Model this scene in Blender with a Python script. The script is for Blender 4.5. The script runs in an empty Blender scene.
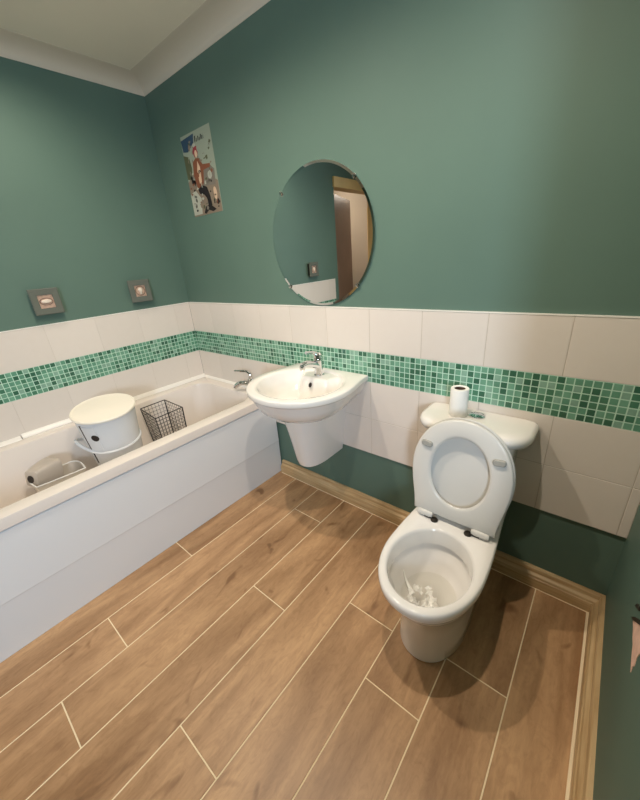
import bpy, bmesh, math, random
from mathutils import Vector, Matrix
random.seed(7)
PI = math.pi
S = bpy.context.scene
COL = S.collection
W = 2.557          # room width
FY = -2.75         # front wall
CH = 2.385         # ceiling height
WT = 0.12          # wall thickness

# ------------------------------------------------------------------ materials
def srgb(r, g, b):
    f = lambda c: (c/255/12.92) if c/255 <= .04045 else ((c/255+.055)/1.055)**2.4
    return (f(r), f(g), f(b), 1)

def mat(name, col, rough=.5, metal=0, spec=.5, coat=0, var=0, vscale=8, bump=0, bscale=60, alpha=None, trans=0, ior=1.45):
    m = bpy.data.materials.new(name); m.use_nodes = True
    nt = m.node_tree; b = nt.nodes['Principled BSDF']
    b.inputs['Base Color'].default_value = col
    b.inputs['Roughness'].default_value = rough
    b.inputs['Metallic'].default_value = metal
    b.inputs['Specular IOR Level'].default_value = spec
    b.inputs['Coat Weight'].default_value = coat
    b.inputs['Coat Roughness'].default_value = .05
    b.inputs['Transmission Weight'].default_value = trans
    b.inputs['IOR'].default_value = ior
    tc = nt.nodes.new('ShaderNodeTexCoord')
    if var:
        n = nt.nodes.new('ShaderNodeTexNoise'); n.inputs['Scale'].default_value = vscale; n.inputs['Detail'].default_value = 5
        nt.links.new(tc.outputs['Object'], n.inputs['Vector'])
        r = nt.nodes.new('ShaderNodeValToRGB')
        r.color_ramp.elements[0].position = .3; r.color_ramp.elements[1].position = .7
        r.color_ramp.elements[0].color = tuple(c*(1-var) for c in col[:3])+(1,)
        r.color_ramp.elements[1].color = tuple(min(1, c*(1+var)) for c in col[:3])+(1,)
        nt.links.new(n.outputs['Fac'], r.inputs['Fac']); nt.links.new(r.outputs['Color'], b.inputs['Base Color'])
    if bump:
        n2 = nt.nodes.new('ShaderNodeTexNoise'); n2.inputs['Scale'].default_value = bscale; n2.inputs['Detail'].default_value = 4
        nt.links.new(tc.outputs['Object'], n2.inputs['Vector'])
        bp = nt.nodes.new('ShaderNodeBump'); bp.inputs['Strength'].default_value = bump; bp.inputs['Distance'].default_value = .002
        nt.links.new(n2.outputs['Fac'], bp.inputs['Height']); nt.links.new(bp.outputs['Normal'], b.inputs['Normal'])
    return m

def island_mat(name, stops, rough, grad=None, spec=.5, bump=0, ov=.25):
    """flat colour chosen per island (each mosaic piece, each tile)"""
    m = bpy.data.materials.new(name); m.use_nodes = True
    nt = m.node_tree; b = nt.nodes['Principled BSDF']
    g = nt.nodes.new('ShaderNodeNewGeometry'); r = nt.nodes.new('ShaderNodeValToRGB')
    r.color_ramp.interpolation = 'CONSTANT'
    els = r.color_ramp.elements
    while len(els) > 1: els.remove(els[-1])
    els[0].position = 0; els[0].color = stops[0][1]
    for p, c in stops[1:]:
        e = els.new(p); e.color = c
    nt.links.new(g.outputs['Random Per Island'], r.inputs['Fac'])
    n = nt.nodes.new('ShaderNodeTexNoise'); n.inputs['Scale'].default_value = 30; n.inputs['Detail'].default_value = 4
    tc = nt.nodes.new('ShaderNodeTexCoord'); nt.links.new(tc.outputs['Object'], n.inputs['Vector'])
    mx = nt.nodes.new('ShaderNodeMix'); mx.data_type = 'RGBA'; mx.blend_type = 'OVERLAY'; mx.inputs['Factor'].default_value = ov
    nt.links.new(r.outputs['Color'], mx.inputs[6]); nt.links.new(n.outputs['Fac'], mx.inputs[7])
    nt.links.new(mx.outputs[2], b.inputs['Base Color'])
    b.inputs['Roughness'].default_value = rough
    b.inputs['Specular IOR Level'].default_value = spec
    return m

def floor_mat():
    m = bpy.data.materials.new('wood_plank_tile'); m.use_nodes = True
    nt = m.node_tree; L = nt.links; N = nt.nodes; b = N['Principled BSDF']
    tc = N.new('ShaderNodeTexCoord'); g = N.new('ShaderNodeNewGeometry')
    # shift the grain per plank
    mul = N.new('ShaderNodeMath'); mul.operation = 'MULTIPLY'; mul.inputs[1].default_value = 37.0
    L.new(g.outputs['Random Per Island'], mul.inputs[0])
    cmb = N.new('ShaderNodeCombineXYZ'); L.new(mul.outputs[0], cmb.inputs[0]); L.new(mul.outputs[0], cmb.inputs[1]); L.new(mul.outputs[0], cmb.inputs[2])
    add = N.new('ShaderNodeVectorMath'); add.operation = 'ADD'
    L.new(tc.outputs['Object'], add.inputs[0]); L.new(cmb.outputs[0], add.inputs[1])
    def noise(sx, sy, detail, dist, rough=.55):
        mp = N.new('ShaderNodeMapping'); mp.inputs['Scale'].default_value = (sx, sy, 1)
        L.new(add.outputs[0], mp.inputs[0])
        n = N.new('ShaderNodeTexNoise'); n.inputs['Scale'].default_value = 1; n.inputs['Detail'].default_value = detail
        n.inputs['Distortion'].default_value = dist; n.inputs['Roughness'].default_value = rough
        L.new(mp.outputs[0], n.inputs['Vector']); return n
    broad = noise(9, 1.6, 3, .6)
    fine = noise(85, 9, 6, .6, .65)
    mot = noise(34, 15, 5, 1.8, .65)
    kn = noise(10, 5.5, 2, .8)
    def ramp(src, p0, c0, p1, c1):
        r = N.new('ShaderNodeValToRGB'); r.color_ramp.elements[0].position = p0; r.color_ramp.elements[1].position = p1
        r.color_ramp.elements[0].color = c0; r.color_ramp.elements[1].color = c1
        L.new(src, r.inputs['Fac']); return r.outputs['Color']
    c1 = ramp(broad.outputs['Fac'], .3, srgb(163, 124, 86), .66, srgb(214, 172, 128))
    def mix(a, bb, fac, mode='MULTIPLY'):
        mx = N.new('ShaderNodeMix'); mx.data_type = 'RGBA'; mx.blend_type = mode; mx.inputs['Factor'].default_value = fac
        L.new(a, mx.inputs[6]); L.new(bb, mx.inputs[7]); return mx.outputs[2]
    c2 = mix(c1, ramp(fine.outputs['Fac'], .35, (.6, .55, .5, 1), .62, (1, 1, 1, 1)), .30)
    c3 = mix(c2, ramp(mot.outputs['Fac'], .34, (.68, .62, .56, 1), .55, (1, 1, 1, 1)), .42)
    c4 = mix(c3, ramp(kn.outputs['Fac'], .26, (.42, .33, .25, 1), .36, (1, 1, 1, 1)), .75)
    tint = ramp(g.outputs['Random Per Island'], 0, (.86, .85, .84, 1), 1, (1.0, 1.0, 1.0, 1))
    c5 = mix(c4, tint, 1)
    L.new(c5, b.inputs['Base Color'])
    b.inputs['Roughness'].default_value = .42
    bp = N.new('ShaderNodeBump'); bp.inputs['Strength'].default_value = .15; bp.inputs['Distance'].default_value = .001
    L.new(fine.outputs['Fac'], bp.inputs['Height']); L.new(bp.outputs['Normal'], b.inputs['Normal'])
    return m

def pine_mat():
    m = bpy.data.materials.new('oak_skirting'); m.use_nodes = True
    nt = m.node_tree; L = nt.links; N = nt.nodes; b = N['Principled BSDF']
    tc = N.new('ShaderNodeTexCoord'); mp = N.new('ShaderNodeMapping'); mp.inputs['Scale'].default_value = (3, 3, 60)
    L.new(tc.outputs['Object'], mp.inputs[0])
    n = N.new('ShaderNodeTexNoise'); n.inputs['Scale'].default_value = 1.5; n.inputs['Detail'].default_value = 5; n.inputs['Distortion'].default_value = .5
    L.new(mp.outputs[0], n.inputs['Vector'])
    r = N.new('ShaderNodeValToRGB'); r.color_ramp.elements[0].position = .3; r.color_ramp.elements[1].position = .7
    r.color_ramp.elements[0].color = srgb(176, 142, 98); r.color_ramp.elements[1].color = srgb(212, 184, 140)
    L.new(n.outputs['Fac'], r.inputs['Fac']); L.new(r.outputs['Color'], b.inputs['Base Color'])
    b.inputs['Roughness'].default_value = .4
    return m

M = {}
M['green'] = mat('sage_green_paint', srgb(93, 118, 106), .55, var=.05, vscale=2.2, bump=.06, bscale=180, spec=.35)
M['ceil'] = mat('lightened_cream_paint', srgb(242, 234, 216), .7, var=.02, vscale=3, bump=.08, bscale=150)  # colour lightened to make up for the little light reaching the ceiling
M['cove'] = mat('darkened_cream_paint', srgb(214, 204, 186), .6)  # same paint as the ceiling, colour darkened to offset stronger light on the coving
M['tile'] = island_mat('cream_wall_tile', [(0, srgb(222, 213, 203)), (.5, srgb(225, 216, 206))], .22, ov=.04)
M['grout'] = mat('tile_grout', srgb(196, 185, 172), .8)
M['mosaic'] = island_mat('green_glass_mosaic', [
    (0, srgb(58, 104, 82)), (.17, srgb(76, 126, 100)), (.38, srgb(98, 150, 124)), (.66, srgb(114, 164, 138)), (.86, srgb(134, 172, 152))], .12)
M['mgrout'] = mat('mint_mosaic_grout', srgb(188, 220, 200), .7)
M['trimw'] = mat('white_edge_trim', srgb(240, 236, 228), .3)
M['floor'] = floor_mat()
M['fgrout'] = mat('cream_floor_grout', srgb(242, 222, 186), .8)
M['oak'] = pine_mat()
M['bathw'] = mat('white_bath_acrylic', srgb(230, 232, 233), .16, coat=.4)
M['tubw'] = mat('warm_white_tub', srgb(232, 223, 214), .16, coat=.4)
M['cer'] = mat('white_ceramic', srgb(236, 232, 226), .1, coat=.6)
M['plast'] = mat('white_seat_plastic', srgb(214, 211, 204), .22)
M['pad'] = mat('grey_rubber', srgb(158, 156, 148), .5)
M['chrome'] = mat('chrome', (.75, .75, .76, 1), .08, metal=1)
M['dchrome'] = mat('dull_dark_metal', srgb(70, 64, 58), .35, metal=.8)
M['black'] = mat('black_coated_wire', srgb(34, 30, 28), .45)
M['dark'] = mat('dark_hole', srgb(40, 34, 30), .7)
M['mirror'] = mat('mirror_glass', (.86, .88, .87, 1), .0, metal=1)
M['mirrorb'] = mat('mirror_bevel', (.8, .84, .82, 1), .03, metal=1)
M['paper'] = mat('white_tissue', srgb(240, 238, 232), .85, bump=.3, bscale=300)
M['card'] = mat('brown_card_core', srgb(96, 74, 58), .85)
M['bucket'] = mat('white_bin_plastic', srgb(228, 230, 232), .25)
M['blid'] = mat('cream_bin_lid', srgb(244, 237, 222), .4)
M['caddy'] = mat('off_white_plastic', srgb(214, 206, 194), .4)
M['jug'] = mat('taupe_plastic', srgb(186, 176, 164), .45)
M['framed'] = mat('smoked_glass_frame', srgb(104, 108, 100), .12, spec=.7)
M['framebk'] = mat('frame_backing', srgb(40, 36, 32), .5)
M['copper'] = mat('copper_mat', srgb(190, 160, 140), .5, var=.2, vscale=60)
M['dring'] = mat('brown_ring', srgb(104, 84, 72), .5)
M['motif'] = mat('pale_motif', srgb(226, 214, 198), .5)
M['plaster'] = mat('bare_pink_plaster', srgb(232, 192, 172), .9, var=.12, vscale=40)
M['door'] = mat('brown_door', srgb(138, 112, 98), .4, var=.1, vscale=5)
M['pine'] = mat('pine_architrave', srgb(226, 196, 140), .45, var=.08, vscale=6)
M['hall'] = mat('hall_beige_paint', srgb(206, 194, 178), .7)
M['white'] = mat('white_upvc', srgb(236, 236, 234), .3)

def emis(name, col, st):
    m = bpy.data.materials.new(name); m.use_nodes = True
    b = m.node_tree.nodes['Principled BSDF']; b.inputs['Base Color'].default_value = col
    b.inputs['Emission Color'].default_value = col; b.inputs['Emission Strength'].default_value = st
    return m
M['lamp'] = emis('lit_lamp_face', (1, .86, .66, 1), 12)

def water_mat():
    m = bpy.data.materials.new('toilet_water'); m.use_nodes = True
    nt = m.node_tree; nt.nodes.remove(nt.nodes['Principled BSDF'])
    t = nt.nodes.new('ShaderNodeBsdfTransparent'); t.inputs[0].default_value = (.97, .97, .95, 1)
    g = nt.nodes.new('ShaderNodeBsdfGlossy'); g.inputs['Roughness'].default_value = .02
    fr = nt.nodes.new('ShaderNodeFresnel'); fr.inputs[0].default_value = 1.33
    mx = nt.nodes.new('ShaderNodeMixShader')
    n = nt.nodes.new('ShaderNodeTexNoise'); n.inputs['Scale'].default_value = 30
    bp = nt.nodes.new('ShaderNodeBump'); bp.inputs['Strength'].default_value = .1; bp.inputs['Distance'].default_value = .002
    L = nt.links
    L.new(n.outputs['Fac'], bp.inputs['Height']); L.new(bp.outputs['Normal'], g.inputs['Normal'])
    L.new(fr.outputs[0], mx.inputs[0]); L.new(t.outputs[0], mx.inputs[1]); L.new(g.outputs[0], mx.inputs[2])
    L.new(mx.outputs[0], nt.nodes['Material Output'].inputs[0])
    return m
M['water'] = water_mat()
def pane_mat():
    m = bpy.data.materials.new('frosted_pane'); m.use_nodes = True
    nt = m.node_tree; nt.nodes.remove(nt.nodes['Principled BSDF'])
    t = nt.nodes.new('ShaderNodeBsdfTransparent'); t.inputs[0].default_value = (.95, .97, 1, 1)
    g = nt.nodes.new('ShaderNodeBsdfGlossy'); g.inputs['Roughness'].default_value = .1
    mx = nt.nodes.new('ShaderNodeMixShader'); mx.inputs[0].default_value = .08
    v = nt.nodes.new('ShaderNodeTexVoronoi'); v.inputs['Scale'].default_value = 60
    bp = nt.nodes.new('ShaderNodeBump'); bp.inputs['Strength'].default_value = .3; bp.inputs['Distance'].default_value = .003
    L = nt.links
    L.new(v.outputs['Distance'], bp.inputs['Height']); L.new(bp.outputs['Normal'], g.inputs['Normal'])
    L.new(t.outputs[0], mx.inputs[1]); L.new(g.outputs[0], mx.inputs[2]); L.new(mx.outputs[0], nt.nodes['Material Output'].inputs[0])
    return m
M['pane'] = pane_mat()

# ------------------------------------------------------------------ mesh helpers
def box(bm, x0, x1, y0, y1, z0, z1, mi=0, bev=0):
    vs = [bm.verts.new((x, y, z)) for x in (x0, x1) for y in (y0, y1) for z in (z0, z1)]
    idx = [(0, 1, 3, 2), (4, 6, 7, 5), (0, 4, 5, 1), (2, 3, 7, 6), (0, 2, 6, 4), (1, 5, 7, 3)]
    fs = [bm.faces.new([vs[i] for i in f]) for f in idx]
    for f in fs: f.material_index = mi
    if bev:
        es = list({e for f in fs for e in f.edges})
        r = bmesh.ops.bevel(bm, geom=es, offset=bev, segments=2, affect='EDGES', profile=.5)
        for f in r['faces']: f.material_index = mi
    return vs

def loft(bm, loops, closed=True, cap0=False, cap1=False, mi=0):
    rows = [[bm.verts.new(p) for p in lp] for lp in loops]
    n = len(rows[0])
    for a, b in zip(rows, rows[1:]):
        for i in range(n if closed else n-1):
            j = (i+1) % n
            f = bm.faces.new((a[i], a[j], b[j], b[i])); f.material_index = mi
    if cap0: bm.faces.new(rows[0][::-1]).material_index = mi
    if cap1: bm.faces.new(rows[-1]).material_index = mi
    return rows

def ring(c, rx, ry, z, n=48, rot=0):
    return [(c[0]+rx*math.cos(2*PI*i/n+rot), c[1]+ry*math.sin(2*PI*i/n+rot), z) for i in range(n)]

def lathe(bm, prof, c=(0, 0, 0), n=32, M4=None, cap0=True, cap1=True, mi=0):
    """prof: list of (r, z)"""
    loops = []
    for r, z in prof:
        lp = [Vector((r*math.cos(2*PI*i/n), r*math.sin(2*PI*i/n), z)) for i in range(n)]
        if M4: lp = [M4 @ v for v in lp]
        loops.append([v+Vector(c) for v in lp])
    return loft(bm, loops, True, cap0, cap1, mi)

def tube(bm, pts, r, n=8, closed=False, mi=0):
    pts = [Vector(p) for p in pts]
    rs = r if isinstance(r, (list, tuple)) else [r]*len(pts)
    loops = []; N = len(pts); ref = None
    for i, p in enumerate(pts):
        if closed: t = pts[(i+1) % N]-pts[i-1]
        else: t = pts[min(i+1, N-1)]-pts[max(i-1, 0)]
        t.normalize()
        if ref is None:
            ref = Vector((0, 0, 1)) if abs(t.z) < .9 else Vector((1, 0, 0))
        a = ref - t*ref.dot(t); a.normalize(); ref = a; b = t.cross(a)
        loops.append([p+(a*math.cos(2*PI*k/n)+b*math.sin(2*PI*k/n))*rs[i] for k in range(n)])
    if closed:
        rows = loft(bm, loops, True, mi=mi)
        a, b = rows[-1], rows[0]
        for i in range(n):
            j = (i+1) % n; bm.faces.new((a[i], a[j], b[j], b[i])).material_index = mi
    else: loft(bm, loops, True, True, True, mi)

def curve_pts(ctrl, n=10):
    """Catmull-Rom through the control points"""
    P = [Vector(c) for c in ctrl]; out = []
    for i in range(len(P)-1):
        p0, p1, p2, p3 = P[max(i-1, 0)], P[i], P[i+1], P[min(i+2, len(P)-1)]
        for k in range(n):
            t = k/n
            out.append(.5*((2*p1)+(-p0+p2)*t+(2*p0-5*p1+4*p2-p3)*t*t+(-p0+3*p1-3*p2+p3)*t**3))
    out.append(P[-1]); return out

def rrect(x0, x1, y0, y1, r, z, k=10):
    pts = []
    for cx, cy, a0 in ((x1-r, y1-r, 0), (x0+r, y1-r, PI/2), (x0+r, y0+r, PI), (x1-r, y0+r, 1.5*PI)):
        for i in range(k+1):
            a = a0+PI/2*i/k; pts.append((cx+r*math.cos(a), cy+r*math.sin(a), z))
    return pts

def prism(bm, poly, origin, ux, uy, n, t, mi=0):
    """polygon (2-D) on the plane origin/ux/uy, extruded t along n"""
    o, ux, uy, n = Vector(origin), Vector(ux), Vector(uy), Vector(n)
    a = [o+ux*p[0]+uy*p[1] for p in poly]
    loft(bm, [a, [v+n*t for v in a]], True, True, True, mi)

ORG = {}
def wloc(o):
    v = Vector((0, 0, 0))
    while o: v += o.location; o = o.parent
    return v

def obj(name, bm, mats, parent=None, angle=35, flat=False, label=None):
    bmesh.ops.remove_doubles(bm, verts=bm.verts, dist=1e-6)
    bmesh.ops.recalc_face_normals(bm, faces=bm.faces)
    if parent is not None:
        off = wloc(parent)
        bmesh.ops.translate(bm, verts=bm.verts, vec=-off)
    for f in bm.faces: f.smooth = not flat
    for e in bm.edges:
        if len(e.link_faces) == 2 and e.calc_face_angle(0) > math.radians(angle): e.smooth = False
    me = bpy.data.meshes.new(name); bm.to_mesh(me); bm.free()
    if not isinstance(mats, (list, tuple)): mats = [mats]
    for m in mats: me.materials.append(m)
    o = bpy.data.objects.new(name, me); COL.objects.link(o)
    if parent is not None: o.parent = parent
    if label: o['label'] = label
    return o

def struct(name, bm, mats, parent=None, **k):
    o = obj(name, bm, mats, parent, **k)
    if parent is None: o['kind'] = 'structure'
    return o

def tag(o, label, cat, group=None):
    o['label'] = label; o['category'] = cat
    if group: o['group'] = group
    return o

def thing(name, label, cat, loc, group=None):
    o = bpy.data.objects.new(name, None); o.empty_display_size = .1; COL.objects.link(o); o.location = loc
    return tag(o, label, cat, group)

def copy_tree(o, parent=None):
    c = o.copy(); COL.objects.link(c)
    if parent: c.parent = parent
    for ch in list(o.children): copy_tree(ch, c)
    return c

# ------------------------------------------------------------------ floor
XS = [.724, .927, 1.126, 1.328, 1.531, 1.734, 1.939, 2.139, 2.341, 2.545, 2.75]
J = [-.819, -1.228, -.249, -.742, -1.228, -.547, -.747, -.518, -1.12, -.4]
for k in range(4):            # planks beneath and beyond the bath
    XS.insert(0, XS[0]-.203); J.insert(0, -.3-.37*k)
XS = [x for x in XS]
bm = bmesh.new()
G = .0021
for i in range(len(XS)-1):
    x0, x1 = max(XS[i], -.2), min(XS[i+1], W+.05)
    if x1 <= x0: continue
    ys = [J[i]+1.207*k for k in range(-4, 4)]
    for a, b in zip(ys, ys[1:]):
        y0, y1 = max(a, FY-.05), min(b, .05)
        if y1-y0 < .02: continue
        X0, X1, Y0, Y1 = x0+G, x1-G, y0+G, y1-G
        c = .0012
        lo = [(X0, Y0, -.001), (X1, Y0, -.001), (X1, Y1, -.001), (X0, Y1, -.001)]
        hi = [(X0+c, Y0+c, 0), (X1-c, Y0+c, 0), (X1-c, Y1-c, 0), (X0+c, Y1-c, 0)]
        loft(bm, [lo, hi], True, False, True, 0)
box(bm, -.2, W+WT, FY-WT, .01+WT, -.06, -.0011, 1)
floor = struct('floor', bm, [M['floor'], M['fgrout']], flat=True)
bm = bmesh.new(); box(bm, -1.6, -.2, -3.1, -1.4, -.06, -.0005)
struct('floor', bm, M['hall'])

# ------------------------------------------------------------------ walls
bm = bmesh.new(); box(bm, -WT, W+WT, .01, .01+WT, -.06, CH+.06)
wall_back = struct('wall_back', bm, M['green'])
DY0, DY1, DZ = -2.66, -1.82, 2.03
bm = bmesh.new()
box(bm, -.01-WT, -.01, DY1, .01, -.06, CH+.06)
box(bm, -.01-WT, -.01, DY0, DY1, DZ, CH+.06)
box(bm, -.01-WT, -.01, FY, DY0, -.06, CH+.06)
wall_left = struct('wall_left', bm, M['green'])
WY0, WY1, WZ0, WZ1, WTR = -2.70, -1.02, .80, 2.05, .12
bm = bmesh.new()
box(bm, W, W+WTR, WY1, .01, -.06, CH+.06)
box(bm, W, W+WTR, FY, WY0, -.06, CH+.06)
box(bm, W, W+WTR, WY0, WY1, -.06, WZ0)
box(bm, W, W+WTR, WY0, WY1, WZ1, CH+.06)
wall_right = struct('wall_right', bm, M['green'])
bm = bmesh.new(); box(bm, -.01-WT, W+WTR, FY-WT, FY, -.06, CH+.06)
struct('wall_front', bm, M['green'])
bm = bmesh.new(); box(bm, -.01-WT, W+WTR, FY-WT, .01+WT, CH, CH+.06)
ceiling = struct('ceiling', bm, M['ceil'])
# coving
def coving(name, p0, p1, n):
    """along p0->p1, n points into the room"""
    prof = [(0, -.058)]
    for i in range(9):
        a = PI/2*i/8
        prof.append((.002+.108*(1-math.cos(a)), -.057+.055*math.sin(a)))
    prof += [(.113, -.0005), (.113, 0), (0, 0)]
    bm = bmesh.new()
    loops = []
    for p in (p0, p1):
        loops.append([(p[0]+n[0]*d, p[1]+n[1]*d, CH+z) for d, z in prof])
    # mitre at the ends
    t = Vector((p1[0]-p0[0], p1[1]-p0[1])).normalized()
    loops[0] = [(p0[0]+n[0]*d+t.x*d, p0[1]+n[1]*d+t.y*d, CH+z) for d, z in prof]
    loops[1] = [(p1[0]+n[0]*d-t.x*d, p1[1]+n[1]*d-t.y*d, CH+z) for d, z in prof]
    loft(bm, loops, True, True, True)
    struct(name, bm, M['cove'], angle=25)
coving('trim_1', (-.01, .01), (W, .01), (0, -1))
coving('trim_2', (-.01, FY), (-.01, .01), (1, 0))
coving('trim_3', (W, .01), (W, FY), (-1, 0))
coving('trim_4', (W, FY), (-.01, FY), (0, 1))

# ------------------------------------------------------------------ wall tiles
ZT, ZM1, ZM0, ZG, ZB = 1.150, .944, .794, .592, .385
def cell(bm, P, u0, u1, v0, v1, d0, d1, g, c, mi):
    u0 += g; u1 -= g; v0 += g; v1 -= g
    lo = [P(u, v, d0) for u, v in ((u0, v0), (u1, v0), (u1, v1), (u0, v1))]
    hi = [P(u, v, d1) for u, v in ((u0+c, v0+c), (u1-c, v0+c), (u1-c, v1-c), (u0+c, v1-c))]
    loft(bm, [lo, hi], True, False, True, mi)
def tiling(parent, P, umax, rows, first, sign_name, phase=0, gap=.0011):
    """P(u, v, d): u along wall, v up, d out of the wall (0 = tile face)"""
    bm = bmesh.new()
    for (v0, v1) in rows:
        us = [0]+[phase+.253*k for k in range(0, 14) if 0 < phase+.253*k < umax-.004]+[umax]
        for a, b in zip(us, us[1:]):
            cell(bm, P, a, b, v0, v1, -.0012, 0, gap, gap*.8, 0)
    for lo, hi in ((rows[0][0], ZM0), (ZM1, ZT-.004)):
        pts = [P(u, v, d) for u in (0, umax) for v in (lo+.0002, hi) for d in (-.0095, -.001)]
        xs, ys, zs = zip(*pts); box(bm, min(xs), max(xs), min(ys), max(ys), min(zs), max(zs), 1)
    struct('wall_tiles', bm, [M['tile'], M['grout']], parent, flat=True)
    bm = bmesh.new()
    n = int(umax/.025)
    pu = umax/round(umax/.0247)
    for i in range(round(umax/.0247)):
        for j in range(6):
            cell(bm, P, i*pu, (i+1)*pu, ZM0+.025*j, ZM0+.025*(j+1), -.0008, 0, .0016, .0005, 0)
    pts = [P(u, v, d) for u in (0, umax) for v in (ZM0, ZM1) for d in (-.0095, -.0006)]
    xs, ys, zs = zip(*pts); box(bm, min(xs), max(xs), min(ys), max(ys), min(zs), max(zs), 1)
    struct('mosaic_band', bm, [M['mosaic'], M['mgrout']], parent, flat=True)
    bm = bmesh.new()
    pts = [P(u, v, d) for u in (0, umax) for v in (ZT-.004, ZT) for d in (-.0095, .0015)]
    xs, ys, zs = zip(*pts); box(bm, min(xs), max(xs), min(ys), max(ys), min(zs), max(zs), 0)
    struct('edge_trim', bm, M['trimw'], parent, flat=True)
tiling(wall_back, lambda u, v, d: (u, -d, v), W, [(ZB, ZG), (ZG, ZM0), (ZM1, ZT-.004)], 0, '', -.002)
tiling(wall_left, lambda u, v, d: (d, -u, v), 1.755, [(.50, ZG), (ZG, ZM0), (ZM1, ZT-.004)], 0, '', .12, .00025)

# bare patch of plaster on the right wall
bm = bmesh.new()
poly = [(-.417, .455), (-.445, .482), (-.476, .509), (-.539, .566), (-.62, .60), (-.62, .55), (-.575, .520), (-.555, .503), (-.550, .480), (-.557, .460), (-.548, .446), (-.552, .430), (-.530, .437), (-.508, .444), (-.492, .451), (-.470, .450), (-.445, .456)]
prism(bm, poly, (W, 0, 0), (0, 1, 0), (0, 0, 1), (-1, 0, 0), .0015)
struct('bare_plaster', bm, M['plaster'], wall_right, flat=True)
bm = bmesh.new()
poly = [(-.410, .455), (-.438, .486), (-.470, .515), (-.535, .574), (-.62, .61), (-.62, .60), (-.539, .566), (-.476, .507), (-.445, .479), (-.420, .455)]
prism(bm, poly, (W, 0, 0), (0, 1, 0), (0, 0, 1), (-1, 0, 0), .004)
prism(bm, [(-.393, .479), (-.405, .500), (-.435, .520), (-.440, .512), (-.412, .492)], (W, 0, 0), (0, 1, 0), (0, 0, 1), (-1, 0, 0), .003)
struct('torn_paint_edge', bm, M['framebk'], wall_right, flat=True)

# ------------------------------------------------------------------ skirting
SK = [(0, .088), (.008, .088), (.013, .083), (.016, .074), (.0165, .066), (.021, .062), (.027, .058), (.030, .052), (.030, .050), (.033, .048), (.035, .043), (.035, 0), (0, 0)]
def skirt(name, p0, p1, n, m0=True, m1=True, e=-.0):
    t = Vector((p1[0]-p0[0], p1[1]-p0[1])).normalized()
    bm = bmesh.new()
    l0 = [(p0[0]+n[0]*d+t.x*d*m0, p0[1]+n[1]*d+t.y*d*m0, z) for d, z in SK]
    l1 = [(p1[0]+n[0]*d-t.x*d*m1, p1[1]+n[1]*d-t.y*d*m1, z) for d, z in SK]
    loft(bm, [l0, l1], True, True, True)
    o = struct(name, bm, M['oak'], angle=25)
    return o
bb = skirt('baseboard_back', (.786, .01), (W, .01), (0, -1), False, True)
br = skirt('baseboard_right', (W, .01), (W, FY), (-1, 0), True, True)
skirt('baseboard_front', (W, FY), (-.01, FY), (0, 1), True, False)
def caulk(parent, a, b, r=.004):
    bm = bmesh.new(); tube(bm, [a, b], r, 6)
    struct('sealant_line', bm, M['fgrout'], parent)
caulk(bb, (.79, -.026, 0), (W-.035, -.026, 0), .0028)
caulk(br, (W-.036, -.03, 0), (W-.036, -2.7, 0), .0075)

# ------------------------------------------------------------------ doorway (seen in the mirror) and hall
bm = bmesh.new()
A = .07
for (y0, y1, z0, z1) in ((DY0-A, DY0+.002, 0, DZ+A), (DY0, DY1+.01, DZ-.02, DZ+A)):
    box(bm, -.01, .008, y0, y1, z0, z1, 0)
for (y0, y1, z0, z1) in ((DY0, DY0+.02, 0, DZ), (DY0+.02, DY1-.02, DZ-.02, DZ)):
    box(bm, -.01-WT, -.01, y0, y1, z0, z1, 0)
struct('door_1', bm, M['pine'], flat=True)
bm = bmesh.new()
HX = -1.25
box(bm, HX-.1, HX, -5.4, -1.2, 0, 2.5)
box(bm, HX, -.01-WT, -1.3, -1.2, 0, 2.5); box(bm, HX, -.01-WT, -5.5, -5.4, 0, 2.5)
box(bm, HX-.1, -.01-WT, -5.4, -1.2, 2.4, 2.5); box(bm, -.01-WT, -.01-.02, -5.5, FY-WT, 0, 2.5)
box(bm, HX-.1, -.13, -5.5, -1.2, -.12, -.061)
struct('wall_hall', bm, M['hall'])
bm = bmesh.new(); box(bm, HX-.1, -.131, -5.5, -3.1, -.06, -.0006); struct('floor', bm, M['hall'])
hx_, hy_ = -.128, -1.845
ldir = Vector((-.33, -.94, 0)).normalized(); lnor = Vector((-ldir.y, ldir.x, 0))*-1
def leaf(bm, a0, a1, d0, d1, z0, z1):
    vs = box(bm, a0, a1, d0, d1, z0, z1)
    m4 = Matrix((ldir, lnor, Vector((0, 0, 1)))).transposed().to_4x4()
    bmesh.ops.transform(bm, matrix=Matrix.Translation((hx_, hy_, 0)) @ m4, verts=vs)
sg = 1 if lnor.x > 0 else -1
bm = bmesh.new(); leaf(bm, .01, .80, -.035, 0, .006, 1.985)
door = struct('door_2', bm, M['door'], flat=True)
bm = bmesh.new()
for z0, z1 in ((.2, .9), (1.05, 1.85)):
    for a0, a1 in ((.10, .36), (.44, .70)): leaf(bm, a0, a1, .0002, .005, z0, z1)
struct('door_panels', bm, M['door'], door)
bm = bmesh.new(); leaf(bm, .72, .78, .0002, .045, 1.40, 1.46)
struct('door_handle', bm, M['black'], door)
bm = bmesh.new(); box(bm, HX+.001, HX+.03, -4.52, -4.42, 0, 2.1); box(bm, HX+.001, HX+.03, -3.2, -3.12, 0, 2.1)
struct('trim_8', bm, M['pine'], flat=True)

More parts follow.
